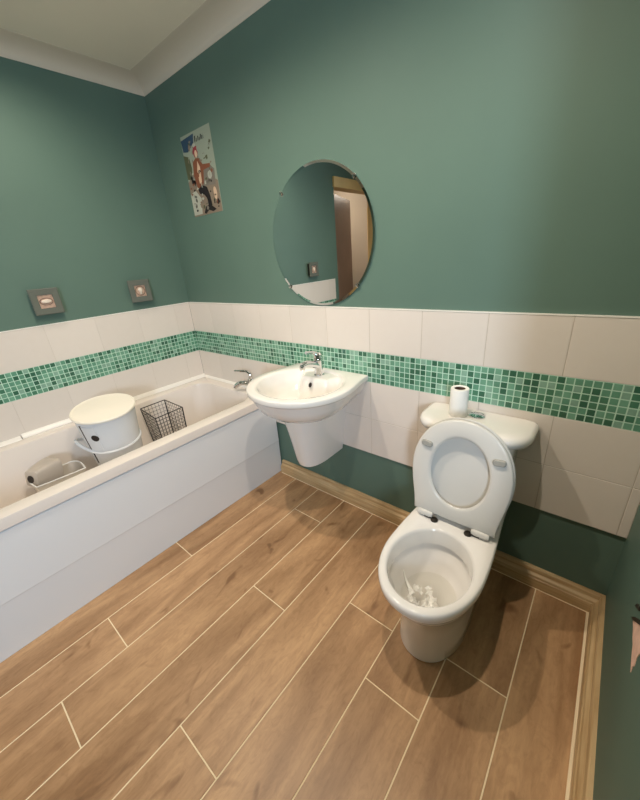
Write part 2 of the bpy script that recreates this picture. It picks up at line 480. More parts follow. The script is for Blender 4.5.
# ------------------------------------------------------------------ window in the right wall (behind the camera)
bm = bmesh.new()
wx0, wx1 = W+WTR-.07, W+WTR-.01
for (y0, y1, z0, z1) in ((WY0, WY0+.05, WZ0, WZ1), (WY1-.05, WY1, WZ0, WZ1), (WY0, WY1, WZ0, WZ0+.05), (WY0, WY1, WZ1-.05, WZ1)):
    box(bm, wx0, wx1, y0, y1, z0, z1, 0, .004)
win = struct('window_1', bm, M['white'])
bm = bmesh.new(); box(bm, wx0+.028, wx0+.032, WY0+.05, WY1-.05, WZ0+.05, WZ1-.05)
struct('window_pane', bm, M['pane'], win)
bm = bmesh.new(); box(bm, W-.02, W+.05, WY0+.001, WY1-.001, WZ0+.0005, WZ0+.018, 0, .004)
struct('window_sill', bm, M['white'], win)

# ------------------------------------------------------------------ bath
BZ = .585
bath = thing('bathtub', 'long white bathtub with smooth side panel along the left wall', 'bathtub', (.39, -.85, 0))
bm = bmesh.new()
x0, x1, y0, y1 = .001, .787, -1.70, -.001
ix0, ix1, iy0, iy1 = .098, .700, -1.60, -.080
L_ = [
 rrect(x0+.012, x1-.012, y0+.006, y1-.002, .006, BZ-.047),
 rrect(x0, x1, y0, y1, .006, BZ-.047),
 rrect(x0, x1, y0, y1, .006, BZ-.004),
 rrect(x0+.001, x1-.001, y0+.001, y1-.001, .006, BZ-.001),
 rrect(x0+.004, x1-.004, y0+.004, y1-.002, .006, BZ),
 rrect(ix0-.012, ix1+.012, iy0-.012, iy1+.012, .13, BZ),
 rrect(ix0-.003, ix1+.003, iy0-.003, iy1+.003, .125, BZ-.003),
 rrect(ix0, ix1, iy0, iy1, .12, BZ-.012),
 rrect(ix0+.010, ix1-.010, iy0+.03, iy1-.012, .12, BZ-.12),
 rrect(ix0+.028, ix1-.028, iy0+.08, iy1-.028, .12, BZ-.28),
 rrect(ix0+.05, ix1-.05, iy0+.13, iy1-.05, .11, BZ-.36),
 rrect(ix0+.085, ix1-.085, iy0+.18, iy1-.085, .10, BZ-.395),
 rrect(ix0+.14, ix1-.14, iy0+.25, iy1-.14, .08, BZ-.405)]
loft(bm, L_, True, False, True)
obj('tub', bm, M['tubw'], bath, angle=30)
bm = bmesh.new()
# front panel : upper part, soft crease, recessed lower part
prof = [(.770, .531), (.7765, .529), (.7785, .524), (.7785, .30), (.7783, .243), (.7768, .240), (.7765, .238), (.7725, .05), (.7720, .001), (.745, .001), (.745, .532)]
loft(bm, [[(x, -.003, z) for x, z in prof], [(x, -1.69, z) for x, z in prof]], True, True, True)
box(bm, .01, .745, -1.69, -1.675, .001, .53)
obj('side_panel', bm, M['bathw'], bath, angle=9)
bm = bmesh.new(); lathe(bm, [(.0, 0), (.024, 0), (.026, .003), (.02, .006), (0, .006)], (.40, -.35, BZ-.4052), 24, None, False, False)
obj('waste', bm, M['chrome'], bath)
# sealing strips where the bath meets the tiles
bm = bmesh.new()
loft(bm, [[(.002, y, BZ+.0005), (.020, y, BZ+.0005), (.018, y, BZ+.008), (.006, y, BZ+.022), (.0005, y, BZ+.024)] for y in (-1.155, -.001)], True, True, True)
struct('trim_5', bm, M['trimw'])
bm = bmesh.new()
loft(bm, [[(.002, y, BZ+.0005), (.030, y, BZ+.0005), (.027, y, BZ+.005), (.006, y, BZ+.014), (.0005, y, BZ+.016)] for y in (-1.70, -1.160)], True, True, True)
struct('trim_6', bm, M['trimw'])
bm = bmesh.new()
loft(bm, [[(x, -.002, BZ+.0005), (x, -.014, BZ+.0005), (x, -.011, BZ+.006), (x, -.004, BZ+.014), (x, -.0005, BZ+.016)] for x in (.022, .785)], True, True, True)
struct('trim_7', bm, M['trimw'])

# ------------------------------------------------------------------ bath tap
tx, ty = .632, -.044
tap = thing('bath_tap', 'chrome lever mixer tap on the end rim of the bathtub', 'tap', (tx, ty, BZ))
bm = bmesh.new()
lathe(bm, [(0, 0), (.027, 0), (.027, .006), (.021, .010), (.019, .07), (.021, .078), (.020, .09), (.012, .098), (0, .10)], (tx, ty, BZ+.0005), 28, None, False, False)
obj('tap_body', bm, M['chrome'], tap)
bm = bmesh.new()
dx, dy = -.80, -.30
pts = curve_pts([(tx, ty, BZ+.050), (tx+dx*.05, ty+dy*.05, BZ+.064), (tx+dx*.11, ty+dy*.11, BZ+.056), (tx+dx*.150, ty+dy*.150, BZ+.030)], 8)
tube(bm, pts, [.016+.001*math.sin(i) for i in range(len(pts))], 14)
obj('spout', bm, M['chrome'], tap)
bm = bmesh.new()
pts = [(tx, ty, BZ+.098), (tx+.004, ty, BZ+.128), (tx-.02, ty-.008, BZ+.144), (tx-.075, ty-.028, BZ+.147), (tx-.105, ty-.038, BZ+.146)]
tube(bm, curve_pts(pts, 6), [.012]*6+[.010]*6+[.008]*6+[.006]*7, 10)
obj('lever', bm, M['chrome'], tap)

# ------------------------------------------------------------------ round bin tilted in the bath
ax = Vector((.135, -.045, 1)).normalized()
bc_top = Vector((.335, -.822, .707))
HB = .50
zax = ax; xax = Vector((0, 1, 0)).cross(zax); xax = (Vector((1, 0, 0))-zax*zax.x).normalized(); yax = zax.cross(xax)
Rm = Matrix((xax, yax, zax)).transposed().to_4x4()
bb_ = bc_top - ax*HB
BT = Matrix.Translation(bb_) @ Rm
bin_ = thing('round_bin', 'tall white round bin with flat cream lid tilted inside the bathtub', 'bin', bb_)
def rb(z): return .108+(.150-.108)*(z/HB)
bm = bmesh.new()
lathe(bm, [(0, 0), (rb(0)-.006, 0), (rb(0), .006), (rb(.2), .2), (rb(HB)-.003, HB-.014), (rb(HB)-.003, HB-.004), (0, HB-.004)], (0, 0, 0), 56, BT, False, False)
obj('bin_body', bm, M['bucket'], bin_)
bm = bmesh.new()
lathe(bm, [(0, HB-.003), (.152, HB-.004), (.157, HB-.001), (.158, HB+.005), (.155, HB+.0105), (.150, HB+.0105), (.147, HB+.008), (0, HB+.007)], (0, 0, 0), 56, BT, False, False)
obj('bin_lid', bm, M['blid'], bin_)
def bpoint(a, z, d=0): return BT @ Vector(((rb(z)+d)*math.cos(a), (rb(z)+d)*math.sin(a), z))
def bpatch(bm, a0, a1, z0, z1, d0, d1, n=8, mi=0):
    for q in range(n):
        aa, ab = a0+(a1-a0)*q/n, a0+(a1-a0)*(q+1)/n
        vs = [bm.verts.new(bpoint(a, z, d)) for a in (aa, ab) for z in (z0, z1) for d in (d0, d1)]
        for f in ((0, 1, 3, 2), (4, 6, 7, 5), (0, 4, 5, 1), (2, 3, 7, 6), (0, 2, 6, 4), (1, 5, 7, 3)): bm.faces.new([vs[i] for i in f])
aL = math.radians(-72)
bm = bmesh.new(); bpatch(bm, aL-.075, aL-.01, .22, .475, -.002, .0016, 2)
obj('dark_seam', bm, M['black'], bin_, label='thin dark vertical seam')
bm = bmesh.new(); bpatch(bm, aL+.01, aL+.50, .31, .472, -.002, .0022, 8)
obj('side_plate', bm, M['bucket'], bin_)
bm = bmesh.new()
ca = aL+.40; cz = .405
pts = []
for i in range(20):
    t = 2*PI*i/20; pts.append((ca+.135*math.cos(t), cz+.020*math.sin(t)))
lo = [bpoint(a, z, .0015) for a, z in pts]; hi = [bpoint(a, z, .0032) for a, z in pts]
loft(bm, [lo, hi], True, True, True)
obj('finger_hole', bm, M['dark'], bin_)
bm = bmesh.new()
hp = []
for i in range(64):
    a = 2*PI*i/64
    da = (a-math.radians(-105)+PI) % (2*PI)-PI
    g_ = math.exp(-(da/.42)**2)
    hp.append(bpoint(a, .300+.055*g_, -.001+.036*g_))
tube(bm, hp, .0085, 8, closed=True)
obj('hoop_handle', bm, M['bucket'], bin_)

# ------------------------------------------------------------------ black wire basket
def PXYZ(x, y, z): return (x, y, z)
bk = thing('wire_basket', 'black wire mesh basket in the bathtub behind the round bin', 'basket', (.285, -.47, .19))
A_, B_, C_, D_ = Vector((.14, -.575, .562)), Vector((.15, -.415, .568)), Vector((.355, -.405, .556)), Vector((.375, -.592, .558))
dn = [Vector((.03, .02, -.36)), Vector((.03, -.012, -.36)), Vector((-.01, -.01, -.36)), Vector((-.01, .02, -.36))]
T4 = [A_, B_, C_, D_]; B4 = [t+d for t, d in zip(T4, dn)]
bm = bmesh.new()
for i in range(4):
    j = (i+1) % 4
    tube(bm, [T4[i], T4[j]], .0030, 6)
    tube(bm, [B4[i], B4[j]], .0028, 6)
    tube(bm, [T4[i], B4[i]], .0040 if i in (1, 2) else .0026, 6)
obj('basket_frame', bm, M['black'], bk)
for nm, i in (('mesh_side',)*2, ('mesh_side', 1), ('mesh_side', 2), ('mesh_side', 3)) if False else (('mesh_side', 0), ('mesh_side', 1), ('mesh_side', 2), ('mesh_side', 3)):
    j = (i+1) % 4; bm = bmesh.new()
    w = (T4[i]-T4[j]).length; nv = max(4, round(w/.022)); nh = 15
    for k in range(1, nv):
        t = k/nv; tube(bm, [T4[i].lerp(T4[j], t), B4[i].lerp(B4[j], t)], .0011, 4)
    for k in range(1, nh):
        t = k/nh; tube(bm, [T4[i].lerp(B4[i], t), T4[j].lerp(B4[j], t)], .0011, 4)
    obj('mesh_side', bm, M['black'], bk)
bm = bmesh.new()
for k in range(1, 9):
    t = k/9
    tube(bm, [B4[0].lerp(B4[1], t), B4[3].lerp(B4[2], t)], .0012, 4); tube(bm, [B4[0].lerp(B4[3], t), B4[1].lerp(B4[2], t)], .0012, 4)
obj('mesh_bottom', bm, M['black'], bk)

# ------------------------------------------------------------------ off-white caddy and jug by the bath side
cd = thing('bath_caddy', 'off-white open plastic caddy inside the near end of the bathtub', 'caddy', (.27, -1.10, .19))
def cloop(z, s, dx=0):
    c = Vector((.245, -1.105, 0)); pts = [(-.075, -.10), (-.05, .035), (-.045, .085), (.0, .108), (.085, .105), (.10, .085), (.085, -.085), (.065, -.11), (-.05, -.118)]
    P = [c+Vector((p[0]*s+dx, p[1]*s, z)) for p in pts]
    n = len(P); out = []
    for i in range(n):
        p0, p1, p2, p3 = P[i-1], P[i], P[(i+1) % n], P[(i+2) % n]
        for k in range(6):
            t = k/6; out.append(.5*((2*p1)+(-p0+p2)*t+(2*p0-5*p1+4*p2-p3)*t*t+(-p0+3*p1-3*p2+p3)*t**3))
    return out
bm = bmesh.new()
loft(bm, [cloop(.195, .70, .02), cloop(.33, .88, .008), cloop(.425, .985), cloop(.425, .955), cloop(.33, .85, .008), cloop(.20, .67, .02)], True, True, True)
obj('caddy_body', bm, M['caddy'], cd)
bm = bmesh.new(); tube(bm, cloop(.43, 1.0), .0038, 8, closed=True)
obj('caddy_rim', bm, M['white'], cd)
jg = thing('plastic_jug', 'beige-white plastic jug with dark round opening lying in the caddy', 'jug', (.235, -1.17, .42))
a0 = Vector((.262, -1.215, .452)); a1 = Vector((.205, -1.105, .425))
dirv = (a1-a0).normalized(); s1 = dirv.cross(Vector((0, 0, 1))).normalized(); s2 = s1.cross(dirv)
bm = bmesh.new()
loops = []
for t, w, h in ((0, .034, .032), (.03, .040, .040), (.3, .048, .054), (.7, .058, .068), (.95, .062, .072), (1, .054, .064)):
    c = a0.lerp(a1, t)
    loops.append([c+s1*(w*math.copysign(abs(math.cos(q))**.4, math.cos(q)))+s2*(h*math.copysign(abs(math.sin(q))**.4, math.sin(q))) for q in [2*PI*i/28 for i in range(28)]])
loft(bm, loops, True, True, True)
obj('jug_body', bm, M['jug'], jg)
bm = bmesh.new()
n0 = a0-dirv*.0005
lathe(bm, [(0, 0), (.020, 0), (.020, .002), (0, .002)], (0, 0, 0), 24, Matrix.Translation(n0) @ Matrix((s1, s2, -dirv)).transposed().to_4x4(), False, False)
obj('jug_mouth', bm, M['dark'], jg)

# ------------------------------------------------------------------ washbasin
SX, SZ = 1.265, .828
sink = thing('washbasin', 'white wall-hung washbasin with half pedestal beneath the round mirror', 'washbasin', (SX, -.2, .35))
NS = 96
def souter(s, z, dy=0, by=-.0005):
    """D outline : back edge half width .247, widest .29 at y=-.25, front -.49 ; s insets"""
    pts = []
    hb, hw, yc, fr = .239-s, .270-s, -.228, .257-s
    # front arc from right (angle 0) to left (angle -pi)
    na = 56
    for i in range(na+1):
        a = -PI*i/na
        e = .98
        cx = math.copysign(abs(math.cos(a))**e, math.cos(a)); sy = -abs(math.sin(a))**e
        pts.append((SX+hw*cx, yc+fr*sy+dy, z))
    side = 12
    for i in range(1, side+1):
        t = i/side; sm = t*t*(3-2*t)
        pts.append((SX-(hw+(hb-hw)*sm), yc+(by-yc)*t, z))
    back = NS-(na+1)-2*side+1
    for i in range(1, back):
        pts.append((SX-hb+2*hb*i/back, by, z))
    for i in range(side, 0, -1):
        t = i/side; sm = t*t*(3-2*t)
        pts.append((SX+(hw+(hb-hw)*sm), yc+(by-yc)*t, z))
    return pts
def binner(k, z):
    """bowl mouth: ellipse, start right going clockwise to match souter"""
    ref = souter(0, z); out = []
    for p in ref:
        a = math.atan2(p[1]+.235, p[0]-SX)
        rx, ry = .216*k, .204*k
        r = 1/math.sqrt((math.cos(a)/rx)**2+(math.sin(a)/ry)**2)
        out.append((SX+r*math.cos(a), -.235+r*math.sin(a), z))
    return out
def sm(a, b, x):
    t = max(0, min(1, (x-a)/(b-a))); return t*t*(3-2*t)
def ledge(p):
    x, y, z = p
    w = .060+(.10)*max(0, (y+.17)/.17)
    k = sm(w+.035, w-.005, abs(x-SX))*sm(-.170, -.135, y)
    return (x, y, z+(SZ-.010-z)*k if z < SZ-.010 else z)
bm = bmesh.new()
Ls = [souter(.13, SZ-.150, .0), souter(.085, SZ-.138), souter(.046, SZ-.105), souter(.026, SZ-.070), souter(.015, SZ-.038), souter(.010, SZ-.030), souter(.001, SZ-.026), souter(0, SZ-.022), souter(0, SZ-.006), souter(.002, SZ-.002), souter(.006, SZ)]
# keep the back of the underside a full block to the wall
inner = [binner(1.07, SZ+.001), binner(1.0, SZ-.002), binner(.975, SZ-.012), binner(.93, SZ-.040), binner(.86, SZ-.072), binner(.75, SZ-.100), binner(.6, SZ-.120), binner(.42, SZ-.132), binner(.24, SZ-.138), binner(.1, SZ-.141)]
ks = []
inner2 = []
prev = None
# denser interior for the tap ledge
for a, b in zip(inner[1:], inner[2:]):
    for q in range(4):
        t = q/4; inner2.append([tuple(u+(v-u)*t for u, v in zip(p1, p2)) for p1, p2 in zip(a, b)])
inner2.append(inner[-1])
inner2 = [[ledge(p) for p in lp] for lp in inner2]
loft(bm, Ls+[inner[0]]+inner2, True, True, True)
obj('basin', bm, M['cer'], sink, angle=60)
bm = bmesh.new()
def ped(z, hw, fr):
    pts = []; yc = -.12; PX = 1.248
    for i in range(33):
        a = -PI*i/32; e = .8
        pts.append((PX+hw*math.copysign(abs(math.cos(a))**e, math.cos(a)), yc-(fr-.12)*abs(math.sin(a))**e, z))
    pts += [(PX-hw, -.0005, z), (PX-hw*.5, -.0005, z), (PX+hw*.5, -.0005, z), (PX+hw, -.0005, z)]
    return pts
loft(bm, [ped(.364, .066, .252), ped(.357, .074, .262), ped(.39, .080, .272), ped(.55, .100, .300), ped(.665, .120, .325), ped(.69, .124, .330)], True, True, True)
obj('half_pedestal', bm, M['cer'], sink, angle=50)
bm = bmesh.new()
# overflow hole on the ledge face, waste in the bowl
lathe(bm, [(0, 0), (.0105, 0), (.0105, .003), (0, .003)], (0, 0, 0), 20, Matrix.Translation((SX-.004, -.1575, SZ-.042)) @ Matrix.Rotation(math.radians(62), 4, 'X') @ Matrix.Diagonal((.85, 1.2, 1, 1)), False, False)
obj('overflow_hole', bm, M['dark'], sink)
bm = bmesh.new(); lathe(bm, [(0, 0), (.022, 0), (.023, .003), (.015, .006), (0, .006)], (SX, -.245, SZ-.1425), 24, None, False, False)
obj('waste', bm, M['chrome'], sink)
bm = bmesh.new(); lathe(bm, [(0, 0), (.008, 0), (.008, .012), (.005, .016), (0, .016)], (0, 0, 0), 16, Matrix.Translation((1.352, -.13, .655)) @ Matrix.Rotation(math.radians(90), 4, 'Y'), False, False)
obj('fixing_bolt', bm, M['chrome'], sink)

# basin tap
bx, by_ = SX-.002, -.085
bt = thing('basin_tap', 'chrome mixer tap with top lever standing on the washbasin', 'tap', (bx, by_, SZ))
z0 = SZ-.0095
bm = bmesh.new()
lathe(bm, [(0, 0), (.027, 0), (.0275, .005), (.023, .009), (.021, .04), (.022, .075), (.023, .082), (.021, .090), (0, .092)], (bx, by_, z0), 28, None, False, False)
obj('tap_body', bm, M['chrome'], bt)
bm = bmesh.new()
pts = curve_pts([(bx, by_, z0+.050), (bx-.004, by_-.035, z0+.066), (bx-.010, by_-.075, z0+.078), (bx-.014, by_-.108, z0+.076)], 8)
tube(bm, pts, [.020-.005*i/len(pts) for i in range(len(pts))], 14)
lathe(bm, [(0, 0), (.0125, 0), (.0145, .012), (.013, .022), (0, .022)], (bx-.0145, by_-.106, z0+.055), 18, None, False, False)
obj('spout', bm, M['chrome'], bt)
bm = bmesh.new()
lathe(bm, [(0, .092), (.021, .092), (.020, .108), (.012, .116), (0, .117)], (bx, by_, z0), 24, None, False, False)
pts = curve_pts([(bx, by_+.004, z0+.108), (bx-.006, by_-.03, z0+.124), (bx-.012, by_-.075, z0+.134)], 8)
tube(bm, pts, [.009]*8+[.0075]*9, 10)
obj('lever', bm, M['chrome'], bt)

# ------------------------------------------------------------------ toilet
TX = 2.050
toilet = thing('toilet', 'white close-coupled toilet with seat and lid raised against cistern', 'toilet', (TX, -.35, 0))
def pan(hw, fr, hb, bk, z, yc=None, e=.95):
    """outline: right-back, clockwise round the front to left-back"""
    yc = yc if yc is not None else fr+.245
    pts = []
    na = 44
    for i in range(na+1):
        a = -PI*i/na
        pts.append((TX+hw*math.copysign(abs(math.cos(a))**e, math.cos(a)), yc-(yc-fr)*abs(math.sin(a))**e, z))
    for i in range(1, 9):
        t = i/8; s_ = t*t*(3-2*t); pts.append((TX-(hw+(hb-hw)*s_), yc+(bk-yc)*t, z))
    for i in range(1, 8): pts.append((TX-hb+2*hb*i/8, bk, z))
    for i in range(8, 0, -1):
        t = i/8; s_ = t*t*(3-2*t); pts.append((TX+(hw+(hb-hw)*s_), yc+(bk-yc)*t, z))
    return pts
RZ = .400
def hole(hw, yc, hlf, hlb, z):
    ref = pan(.178, -.722, .148, -.27, z); out = []
    for p in ref:
        a = math.atan2(p[1]-yc, p[0]-TX); hl = hlf if math.sin(a) < 0 else hlb
        r = 1/math.sqrt((math.cos(a)/hw)**2+(math.sin(a)/hl)**2)
        out.append((TX+r*math.cos(a), yc+r*math.sin(a), z))
    return out
bm = bmesh.new()
K = [pan(.115, -.580, .100, -.045, .001, -.40), pan(.119, -.586, .106, -.045, .006, -.40), pan(.117, -.584, .103, -.05, .06, -.40), pan(.114, -.582, .10, -.06, .14, -.40),
     pan(.118, -.595, .10, -.05, .21, -.42), pan(.137, -.632, .115, -.04, .275, -.44), pan(.151, -.663, .127, -.035, .315, -.45), pan(.153, -.676, .132, -.035, .343, -.457), pan(.1605, -.687, .136, -.035, .349, -.46), pan(.162, -.690, .138, -.035, .362, -.46), pan(.161, -.689, .137, -.035, .365, -.46),
     pan(.1655, -.697, .140, -.035, .367, -.462), pan(.168, -.701, .142, -.035, .373, -.462), pan(.168, -.701, .142, -.035, .388, -.462), pan(.166, -.699, .141, -.036, .396, -.462), pan(.161, -.694, .138, -.04, .400, -.462)]
H = [hole(.140, -.503, .172, .172, .400), hole(.135, -.503, .167, .167, .397), hole(.132, -.503, .164, .164, .388), hole(.131, -.503, .163, .162, .332), hole(.142, -.503, .160, .178, .326), hole(.141, -.503, .154, .177, .306),
     hole(.128, -.503, .146, .158, .285), hole(.116, -.500, .125, .142, .255), hole(.098, -.498, .098, .118, .228), hole(.076, -.495, .070, .088, .203), hole(.055, -.49, .05, .06, .17), hole(.04, -.48, .035, .045, .14)]
loft(bm, K+H, True, True, True)
obj('pan', bm, M['cer'], toilet, angle=45)
bm = bmesh.new()
w = hole(.0955, -.497, .094, .114, .225)
bm.faces.new([bm.verts.new(p) for p in w])
obj('water', bm, M['water'], toilet)
# crumpled paper in the bowl
cp = bmesh.new()
rnd = random.Random(5)
for i in range(13):
    cx, cy = TX-.004+rnd.uniform(-.058, .06), -.515+rnd.uniform(-.045, .045)
    a = rnd.uniform(0, PI); L = rnd.uniform(.018, .04)
    p0 = Vector((cx, cy, .228+rnd.uniform(0, .007)))
    dirx = Vector((math.cos(a), math.sin(a), rnd.uniform(-.1, .3)))
    sid = Vector((-math.sin(a), math.cos(a), rnd.uniform(-.2, .2)))
    rows = []
    for q in range(6):
        t = q/5-.5; c = p0+dirx*L*t+Vector((0, 0, .006*math.sin(q*2.1+i)))
        wd = .009+.005*math.sin(q*1.7+i)
        rows.append([c-sid*wd, c+Vector((0, 0, .006+.003*math.cos(q+i))), c+sid*wd, c+sid*wd*.9-Vector((0, 0, .0015)), c-Vector((0, 0, -.003)), c-sid*wd*.9-Vector((0, 0, .0015))])
    loft(cp, rows, True, True, True)
# a twist of paper leaning up the left side of the bowl
tw = curve_pts([(TX-.108, -.475, .268), (TX-.090, -.49, .250), (TX-.070, -.505, .240), (TX-.045, -.52, .232)], 6)
tube(cp, tw, [.002+.006*i/len(tw) for i in range(len(tw))], 7)
o = obj('toilet_paper', cp, M['paper'], None)
tag(o, 'wet crumpled white toilet paper floating in the toilet bowl', 'paper')
# cistern
CX = 2.036
def crect(hw, yf, r, z, yb=-.003):
    pts = []; k = 10
    for cx, cy, a0, rr in ((CX+hw-.012, yb-.012, 0, .012), (CX-hw+.012, yb-.012, PI/2, .012), (CX-hw+r, yf+r, PI, r), (CX+hw-r, yf+r, 1.5*PI, r)):
        for i in range(k+1):
            a = a0+PI/2*i/k; pts.append((cx+rr*math.cos(a), cy+rr*math.sin(a), z))
    return pts
bm = bmesh.new()
loft(bm, [crect(.130, -.150, .05, .4005), crect(.142, -.155, .06, .43), crect(.146, -.162, .07, .56), crect(.152, -.170, .075, .715)], True, True, True)
obj('cistern', bm, M['cer'], toilet, angle=50)
bm = bmesh.new()
loft(bm, [crect(.188, -.178, .08, .7155), crect(.200, -.190, .088, .722), crect(.204, -.194, .09, .735), crect(.204, -.194, .09, .745), crect(.199, -.189, .088, .756), crect(.187, -.177, .08, .761), crect(.160, -.150, .06, .762)], True, True, True)
obj('cistern_lid', bm, M['cer'], toilet, angle=50)
bm = bmesh.new()
lathe(bm, [(0, 0), (.030, 0), (.031, .003), (.027, .005), (.026, .0035), (0, .0035)], (2.034, -.060, .7622), 32, None, False, False)
for i in range(5):
    x = 2.034-.016+.008*i; h = math.sqrt(.022**2-(x-2.034)**2)
    box(bm, x-.0025, x+.0025, -.060-h, -.060+h, .7655, .7675, 0)
obj('flush_button', bm, M['chrome'], toilet)
# seat and lid : built closed, then turned up about the hinge line
HY, HZ = -.292, .418
TA = math.radians(-98.5)
RT = Matrix.Translation((TX-.002, HY, HZ)) @ Matrix.Rotation(TA, 4, 'X')
def seat_out(s, z, L=.405, hw=.176, hb=.150):
    pts = []; yc = -.195; na = 44
    for i in range(na+1):
        a = -PI*i/na; e = .95
        pts.append(RT @ Vector(((hw-s)*math.copysign(abs(math.cos(a))**e, math.cos(a)), yc-(L+yc-s)*abs(math.sin(a))**e, z)))
    for i in range(1, 9):
        t = i/8; q = t*t*(3-2*t); pts.append(RT @ Vector((-(hw-s+(hb-hw)*q), yc+(-s-yc-.006)*t, z)))
    for i in range(1, 8): pts.append(RT @ Vector((-(hb-s)+2*(hb-s)*i/8, -s-.006, z)))
    for i in range(8, 0, -1):
        t = i/8; q = t*t*(3-2*t); pts.append(RT @ Vector(((hw-s+(hb-hw)*q), yc+(-s-yc-.006)*t, z)))
    return pts
def seat_in(k, z, hw=.103, yc=-.200, hf=.138, hbk=.136):
    RTi = RT.inverted(); out = []
    for p in seat_out(0, z):
        l = RTi @ p; a = math.atan2(l.y-yc, l.x); hl = hf if math.sin(a) < 0 else hbk
        r = 1/math.sqrt((math.cos(a)/(hw+k))**2+(math.sin(a)/(hl+k))**2)
        out.append(RT @ Vector((r*math.cos(a), yc+r*math.sin(a), z)))
    return out
bm = bmesh.new()
loops = [seat_out(.006, -.010), seat_out(.001, -.007), seat_out(0, -.001), seat_out(.003, .006), seat_out(.012, .009), seat_in(.010, .008), seat_in(.002, .004), seat_in(0, -.002), seat_in(.004, -.008), seat_in(.012, -.010)]
rows = loft(bm, loops, True)
n = len(rows[0])
for i in range(n):
    j = (i+1) % n; bm.faces.new((rows[-1][i], rows[-1][j], rows[0][j], rows[0][i]))
seat = obj('seat', bm, M['plast'], toilet, angle=50)
for sx in (-1, 1):
    bm = bmesh.new()
    BM = RT @ Matrix.Translation((sx*.124, -.290, -.0098)) @ Matrix.Rotation(sx*math.radians(-8), 4, 'Z') @ Matrix.Rotation(PI, 4, 'X')
    pts = lambda s, z: [BM @ Vector(p) for p in rrect(-.021+s, .021-s, -.011+s, .011-s, .0105-s, z, 6)]
    loft(bm, [pts(0, 0), pts(0, .007), pts(.003, .010)], True, True, True)
    obj('bumper', bm, M['pad'], seat, label='grey rubber buffer')
bm = bmesh.new()
LD = (.408, .178, .151)
loops = [seat_out(.062, .026, *LD), seat_out(.045, .024, *LD), seat_out(.012, .0125, *LD), seat_out(.005, .0112, *LD), seat_out(.001, .0120, *LD), seat_out(0, .0150, *LD), seat_out(.004, .020, *LD), seat_out(.03, .031, *LD), seat_out(.05, .033, *LD)]
loft(bm, loops, True, True, True)
obj('lid', bm, M['plast'], toilet, angle=50)
for sx in (-1, 1):
    bm = bmesh.new(); hx = TX-.002+sx*.103
    HM = Matrix.Translation((hx, HY-.004, HZ-.001)) @ Matrix.Rotation(PI/2, 4, 'Y')
    lathe(bm, [(0, -.030), (.011, -.030), (.0145, -.02), (.0145, .02), (.012, .030), (0, .030)], (0, 0, 0), 20, HM, False, False)
    hg = obj('hinge', bm, M['plast'], toilet)
    bm = bmesh.new(); lathe(bm, [(0, 0), (.014, 0), (.014, .004), (.009, .009), (0, .010)], (hx+(.040 if sx < 0 else -.040), HY-.012, .4008), 20, None, False, False)
    box(bm, min(hx, hx-sx*.04), max(hx, hx-sx*.04), HY-.016, HY-.008, .404, .411, 0)
    obj('hinge_bolt', bm, M['dchrome'], hg)

# toilet roll on the cistern
tr = thing('toilet_roll', 'small white toilet roll standing upright on the cistern lid', 'toilet roll', (1.970, -.085, .7625))
bm = bmesh.new()
R0, R1, HR = .0335, .020, .113
loft(bm, [ring((1.970, -.085), r, r, .7628+z, 40) for r, z in ((R1, 0), (R0-.001, 0), (R0, .002), (R0, HR-.002), (R0-.001, HR), (R1+.001, HR), (R1, HR-.001), (R1, .0))], True)
obj('paper', bm, M['paper'], tr, angle=60)
bm = bmesh.new()
loft(bm, [ring((1.970, -.085), r, r, .7628+z, 32) for r, z in ((R1-.0002, 0), (R1-.0002, HR-.002), (R1-.0015, HR-.002), (R1-.0015, .0))], True)
obj('card_core', bm, M['card'], tr, angle=60)

# ------------------------------------------------------------------ mirror
mx, mz, mr = 1.2475, 1.4575, .302
mir = thing('round_mirror', 'large round mirror on the green wall above the washbasin', 'mirror', (mx, 0, mz-mr))
MM = Matrix.Translation((mx, .0095, mz)) @ Matrix.Rotation(PI/2, 4, 'X')
bm = bmesh.new()
lathe(bm, [(0, .0), (mr-.004, .0), (mr-.004, .003), (0, .003)], (0, 0, 0), 128, MM, False, False)
obj('backing', bm, M['dchrome'], mir)
bm = bmesh.new()
lathe(bm, [(mr, .0031), (mr, .0062), (mr-.010, .0070), (0, .0070)], (0, 0, 0), 128, MM, False, False)
for f in bm.faces:
    c = f.calc_center_median(); f.material_index = 0 if (Vector((c.x-mx, 0, c.z-mz)).length < mr-.02) else 1
obj('mirror_glass', bm, [M['mirror'], M['mirrorb']], mir, angle=2)
for ang in (135, 45, 225, 315):
    a = math.radians(ang); bm = bmesh.new()
    CM = Matrix.Translation((mx+(mr-.004)*math.cos(a), -.0, mz+(mr-.004)*math.sin(a))) @ Matrix.Rotation(-a, 4, 'Y')
    vs = box(bm, -.009, .009, -.003, .0, -.007, .007, 0, .001)
    box(bm, .0045, .009, -.001, .009, -.006, .006, 0)
    bmesh.ops.transform(bm, matrix=CM, verts=bm.verts)
    obj('clip', bm, M['chrome'], mir)

